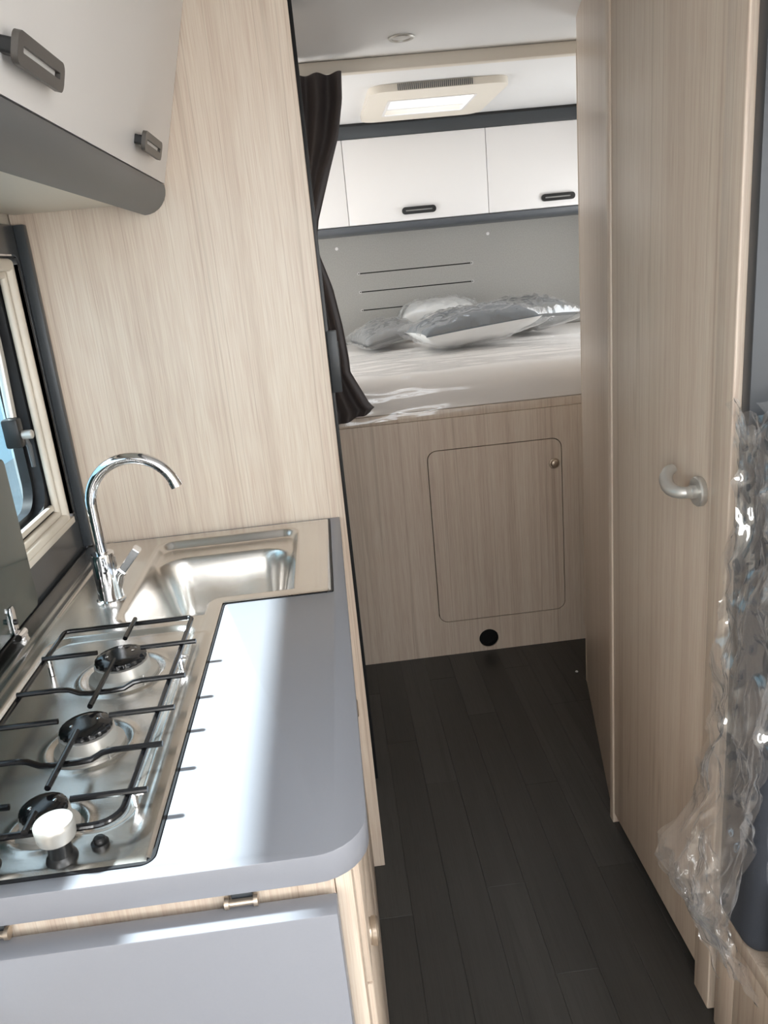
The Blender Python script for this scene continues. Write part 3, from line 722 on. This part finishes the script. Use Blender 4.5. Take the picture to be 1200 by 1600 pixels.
# pillows
def cushion(c, wx, wy, hgt, rz, tiltx, tilty, top, bot, label, seed, lowf=.55):
    rt_ = thing('wrapped_pillow', c, label, 'pillow', 'pillows wrapped in clear plastic on the bed')
    Rm = Matrix.Rotation(rz, 3, 'Z') @ Matrix.Rotation(tiltx, 3, 'X') @ Matrix.Rotation(tilty, 3, 'Y')
    def pt(a, b, side, off, crease):
        # a,b in -1..1
        ea = (1-abs(a)**2.6); eb = (1-abs(b)**2.6)
        hh = hgt/2*max(0, ea*eb)**.42
        pin = 1-.10*(1-abs(b)**2)*abs(a)**3
        pin2 = 1-.10*(1-abs(a)**2)*abs(b)**3
        x_, y_ = a*wx/2*pin*(1+off*3), b*wy/2*pin2*(1+off*3)
        z_ = side*(hh*(1.0 if side > 0 else lowf)+off)
        n_ = noise.noise(Vector((x_*9+seed, y_*9, side*3)))*.010+noise.noise(Vector((x_*26, y_*26+seed, side)))*.004
        z_ += side*n_*crease*(ea*eb)**.3 if ea*eb > 0 else 0
        return Vector(c)+Rm @ Vector((x_, y_, z_+hgt*.5*lowf+.004))
    bm = B(); N_ = 26
    sheet(bm, lambda u, v: pt(2*u-1, 2*v-1, 1, 0, 1), N_, N_)
    k0 = len(bm.faces)
    sheet(bm, lambda u, v: pt(1-2*u, 2*v-1, -1, 0, 1), N_, N_)
    bmesh.ops.remove_doubles(bm, verts=bm.verts[:], dist=.0002)
    bm.faces.ensure_lookup_table()
    for i, f in enumerate(bm.faces):
        f.material_index = 0 if i < k0 else 1
    obj('cover', bm, None, rt_, mats=[top, bot], ang=60)
    bm = B(); N_ = 46
    def fpt(u, v, s):
        a, b = (2*u-1)*s, 2*v-1
        p = pt(a, b, s, .006, 1)
        cr = abs(noise.noise(Vector((p.x*22+seed, p.y*22, p.z*22))))*.016-.003 + abs(noise.noise(Vector((p.x*60, p.y*50, seed))))*.006
        edge = (abs(a)**6+abs(b)**6)
        ctr = Vector(c)+Vector((0, 0, hgt*.25))
        dirv = (p-ctr); dirv.z *= 2.0
        return p+dirv.normalized()*(cr)+Vector(((p.x-c[0]), (p.y-c[1]), 0))*.10*min(1, edge)
    sheet(bm, lambda u, v: fpt(u, v, 1), N_, N_)
    sheet(bm, lambda u, v: fpt(u, v, -1), N_, N_)
    f = obj('plastic_wrap', bm, 'film_pillow', rt_, ang=80)
    return rt_
cushion((.600, 3.245, 1.085), .48, .33, .13, math.radians(9), 0, math.radians(-4), 'fabric_blue', 'fabric_pale', 'slate and white pillow in clear plastic lying in front of the others', 1.0, 1.0)
cushion((.545, 3.76, 1.085), .38, .28, .20, math.radians(-6), 0, math.radians(2), 'fabric_pale', 'fabric_pale', 'pale pillow in clear plastic rising behind the slate and white one', 5.0)
cushion((.265, 3.56, 1.081), .24, .32, .12, math.radians(12), 0, math.radians(-10), 'fabric_grey', 'fabric_grey', 'small grey pillow in crinkled plastic on the curtain side of the bed', 9.0)
cushion((.895, 3.545, 1.083), .32, .33, .15, math.radians(22), 0, math.radians(3), 'fabric_dark', 'fabric_dark', 'dark grey pillow in clear plastic on the washroom side of the bed', 14.0, .8)

# curtain gathered at the wardrobe edge
edge = [(1.962, .133), (1.887, .127), (1.793, .106), (1.708, .073), (1.567, .021), (1.50, .008), (1.464, .013), (1.365, .042), (1.245, .060), (1.142, .069), (1.101, .069), (1.04, .098), (.961, .136), (.935, .118)]
def ex(z):
    for (z1, x1), (z0, x0) in zip(edge, edge[1:]):
        if z0 <= z <= z1: return x0+(x1-x0)*(z-z0)/(z1-z0)
    return edge[0][1] if z > edge[0][0] else edge[-1][1]
def cur(u, v, back=0):
    z = .928+(1.962-.928)*v
    xr = ex(z); xl = -.06
    x = xl+(xr-xl)*u
    if v < .06: z += .034*max(0, (u-.35)/.65)*(1-v/.06)
    amp = .016*(.35+abs(v-.5)*1.3)
    y = 2.557+amp*math.sin(u*2*PI*3.1+1.6*math.sin(v*4)+.8*noise.noise(Vector((u*2, v*3, 6))))+.004*math.sin(u*17+v*7)+.006*noise.noise(Vector((u*3, v*7, 2)))
    return Vector((x, y+back, z))
bm = B(); sheet(bm, lambda u, v: cur(u, v), 70, 60); sheet(bm, lambda u, v: cur(u, v, .0025), 70, 60)
obj('curtain', bm, 'curtain', label='charcoal curtain gathered at the wardrobe edge before the bed', cat='curtain', ang=80)

# ------------------------------------------------------------------ ceiling light and roof hatch
dl = thing('ceiling_spotlight', (.295, 2.397, ZC-.006), 'small round recessed ceiling spotlight before the cream beam', 'light')
bm = B(); lathe(bm, [(.026, .001), (.027, -.004), (.033, -.005), (.0362, -.002), (.0362, .0)], (.295, 2.397, ZC-.0005), 'z', 40); obj('bezel', bm, 'alu', dl)
bm = B(); lathe(bm, [(.0265, -.0005), (.018, -.003), (0, -.0038)], (.295, 2.397, ZC-.0005), 'z', 32); obj('lens', bm, 'handle_in', dl)
rh = thing('roof_hatch', (.485, 3.33, 1.976), 'cream framed roof hatch with ventilation grille above the bed', 'roof hatch')
ZH = 1.976
fo = rrect(.243, .735, 2.972, 3.565, .06, 6); fi = rrect(HX0, HX1, HY0, HY1, .015, 6)
bm = ring(B(), fo, fi, 'z', ZH, ZC-.0005)
obj('frame', bm, 'cream', rh)
bm = ring(B(), rrect(HX0-.004, HX1+.004, HY0-.004, HY1+.004, .016, 6), rrect(HX0+.006, HX1-.006, HY0+.006, HY1-.006, .012, 6), 'z', ZH-.002, ZH+.001); obj('opening_rim', bm, 'white', rh)
bm = B()
for xa, xb, ya, yb in ((HX0-.012, HX0-.002, HY0, HY1), (HX1+.002, HX1+.012, HY0, HY1), (HX0-.012, HX1+.012, HY0-.012, HY0-.002), (HX0-.012, HX1+.012, HY1+.002, HY1+.012)):
    box(bm, xa, xb, ya, yb, ZC+.0405, ZC+.09)
obj('shaft', bm, 'white', rh)
obj('dome', prism(B(), rrect(HX0-.02, HX1+.02, HY0-.02, HY1+.02, .03, 6), 'z', ZC+.091, ZC+.096), 'opal', rh)
bm = B(); box(bm, HX0+.002, HX1-.002, HY1-.07, HY1-.062, ZH+.008, ZH+.016, bev=.002); obj('blind_bar', bm, 'white', rh)
gx0, gx1, ng = .342, .598, 38
slat = None
for k in range(ng):
    xx = gx0+(gx1-gx0)*k/(ng-1)
    if slat is None:
        slat = obj('grille_slat', bx(xx-.0013, xx+.0013, 2.9665, 2.9715, ZH+.002, ZC-.003), 'anth', rh); sx0 = xx
    else:
        c = slat.copy(); COL.objects.link(c); c.parent = rh; c.location = (xx-sx0, 0, 0)

# ------------------------------------------------------------------ bench seat wrapped in plastic
bs = thing('bench_seat', (.85, .85, 0), 'dark slate bench seat on an ash base beside the washroom door', 'seat')
SB = .25
obj('base', bx(.5865, 1.15, .30, 1.0235, .001, SB-.001, bev=.001), 'wood', bs)
obj('base_post', bx(.5868, 1.15, 1.0245, 1.0865, .001, SB-.001, bev=.001), 'wood', bs)
obj('base_top', bx(.5862, 1.15, .30, 1.0865, SB, SB+.03, bev=.001), 'wood', bs)
def seatside(z): return .602-.030*sst(1.05, .45, z) if z < 1.05 else .602
def puff(bm, X0, X1, Y0, Y1, Z0, Z1, r):
    box(bm, X0, X1, Y0, Y1, Z0, Z1, bev=r, seg=5); return bm
bm = puff(B(), .600, 1.12, .955, 1.083, .285, 1.175, .035)
for v in bm.verts:
    v.co.x -= .028*(1-sst(.5, 1.0, v.co.z))*(1 if v.co.x < .8 else 0)
obj('backrest', bm, 'seat', bs)
bm = puff(B(), .590, 1.12, .34, .950, .285, .46, .03); obj('seat_cushion', bm, 'seat', bs)
bm = B()
tube(bm, [(.5995, 1.02, .50), (.600, 1.02, 1.10)], .0015, 6); obj('seam', bm, 'seat', bs)
# plastic: a crumpled bag hanging over the aisle side of the backrest
def bag(u, v):
    z = 1.185-(1.185-.225)*v
    y0, y1 = 1.105, .925
    y = y0+(y1-y0)*u
    # aisle side distance from the backrest
    base = .594-.030*(1-sst(.5, 1.0, z))
    flare = 0.0
    if z < .55: flare = .075*sst(.55, .39, z) if z > .38 else .075-.11*(.38-z)/.155
    x = base-.008-flare*(1-.35*u)
    def rg(a_, b_, c_): return (1-abs(noise.noise(Vector((a_, b_, c_))))*1.6)
    n1 = .020*rg(u*2.0+v*1.5, v*5-u*1.2, 1.7)**2+.012*rg(u*5-v*3, v*11+u*2, 4.1)**2+.004*rg(u*11+v*4, v*26, 9)
    x -= n1-.020
    top = .03*noise.noise(Vector((u*6, 0, 3)))
    y += .014*noise.noise(Vector((u*3, v*12, 8)))
    if u < .12: y += (.12-u)/.12*(.012*math.sin(v*30)+.018*sst(.2, .8, v))
    return Vector((x, y, z+top*(1-v)+.03*noise.noise(Vector((u*5, v*2, 11)))*v))
bm = B(); sheet(bm, bag, 70, 190)
def bag_front(u, v):
    z = 1.200-(1.200-.475)*v; x = .575+.565*u
    def rg(a_, b_, c_): return (1-abs(noise.noise(Vector((a_, b_, c_))))*1.6)
    n1 = .018*rg(u*4+v*1.5, v*4-u*1.2, 2.7)**2+.010*rg(u*10-v*3, v*9+u*2, 5.1)**2
    y = .948-n1
    if v < .06: y += (.06-v)/.06*.10
    return Vector((x, y, z+.02*noise.noise(Vector((u*5, 0, 6)))*(1-v)))
sheet(bm, bag_front, 110, 130)
def bag2(u, v):
    p = bag(u*.9+.05, v*.93+.02); n1 = abs(noise.noise(Vector((u*4+9, v*14, 3.3))))*.03
    return Vector((p.x+.004+n1*.5-.012, p.y, p.z))
sheet(bm, bag2, 70, 150)
def flap_(u, v):
    # loose corner of the bag reaching into the aisle
    y = 1.10-.10*v; z = .42-.16*v+.03*math.sin(u*5)
    x = .575-.080*u*(1-.55*v)
    z -= .045*u*(1-u)*2; 
    return Vector((x+.010*noise.noise(Vector((u*6, v*6, 2))), y+.02*noise.noise(Vector((u*5, v*5, 7))), z+.018*noise.noise(Vector((u*7, v*8, 5)))))
sheet(bm, flap_, 30, 30)
obj('plastic_bag', bm, 'film_bag', label='crumpled clear plastic bag hanging over the dark bench backrest', cat='plastic bag', ang=80)

# ------------------------------------------------------------------ small litter and outside
bm = B(); lathe(bm, [(0, 0), (.004, .0), (.0055, .002), (.004, .0045), (0, .005)], (.744, 2.405, 0), 'z', 9); 
obj('foam_crumb', bm, 'crumb', label='tiny white foam crumb on the dark floor by the angled panel', cat='crumb')
bm = bx(-4.6, -4.5, -6, 30, -.7, 4.0)
obj('wall_outside', bm, 'outer_blue', kind='structure', label='pale blue hall wall seen through the kitchen window')
obj('ground', bx(-12, 12, -10, 32, -.75, -.70), 'ground', kind='structure', label='pale gravel ground outside')
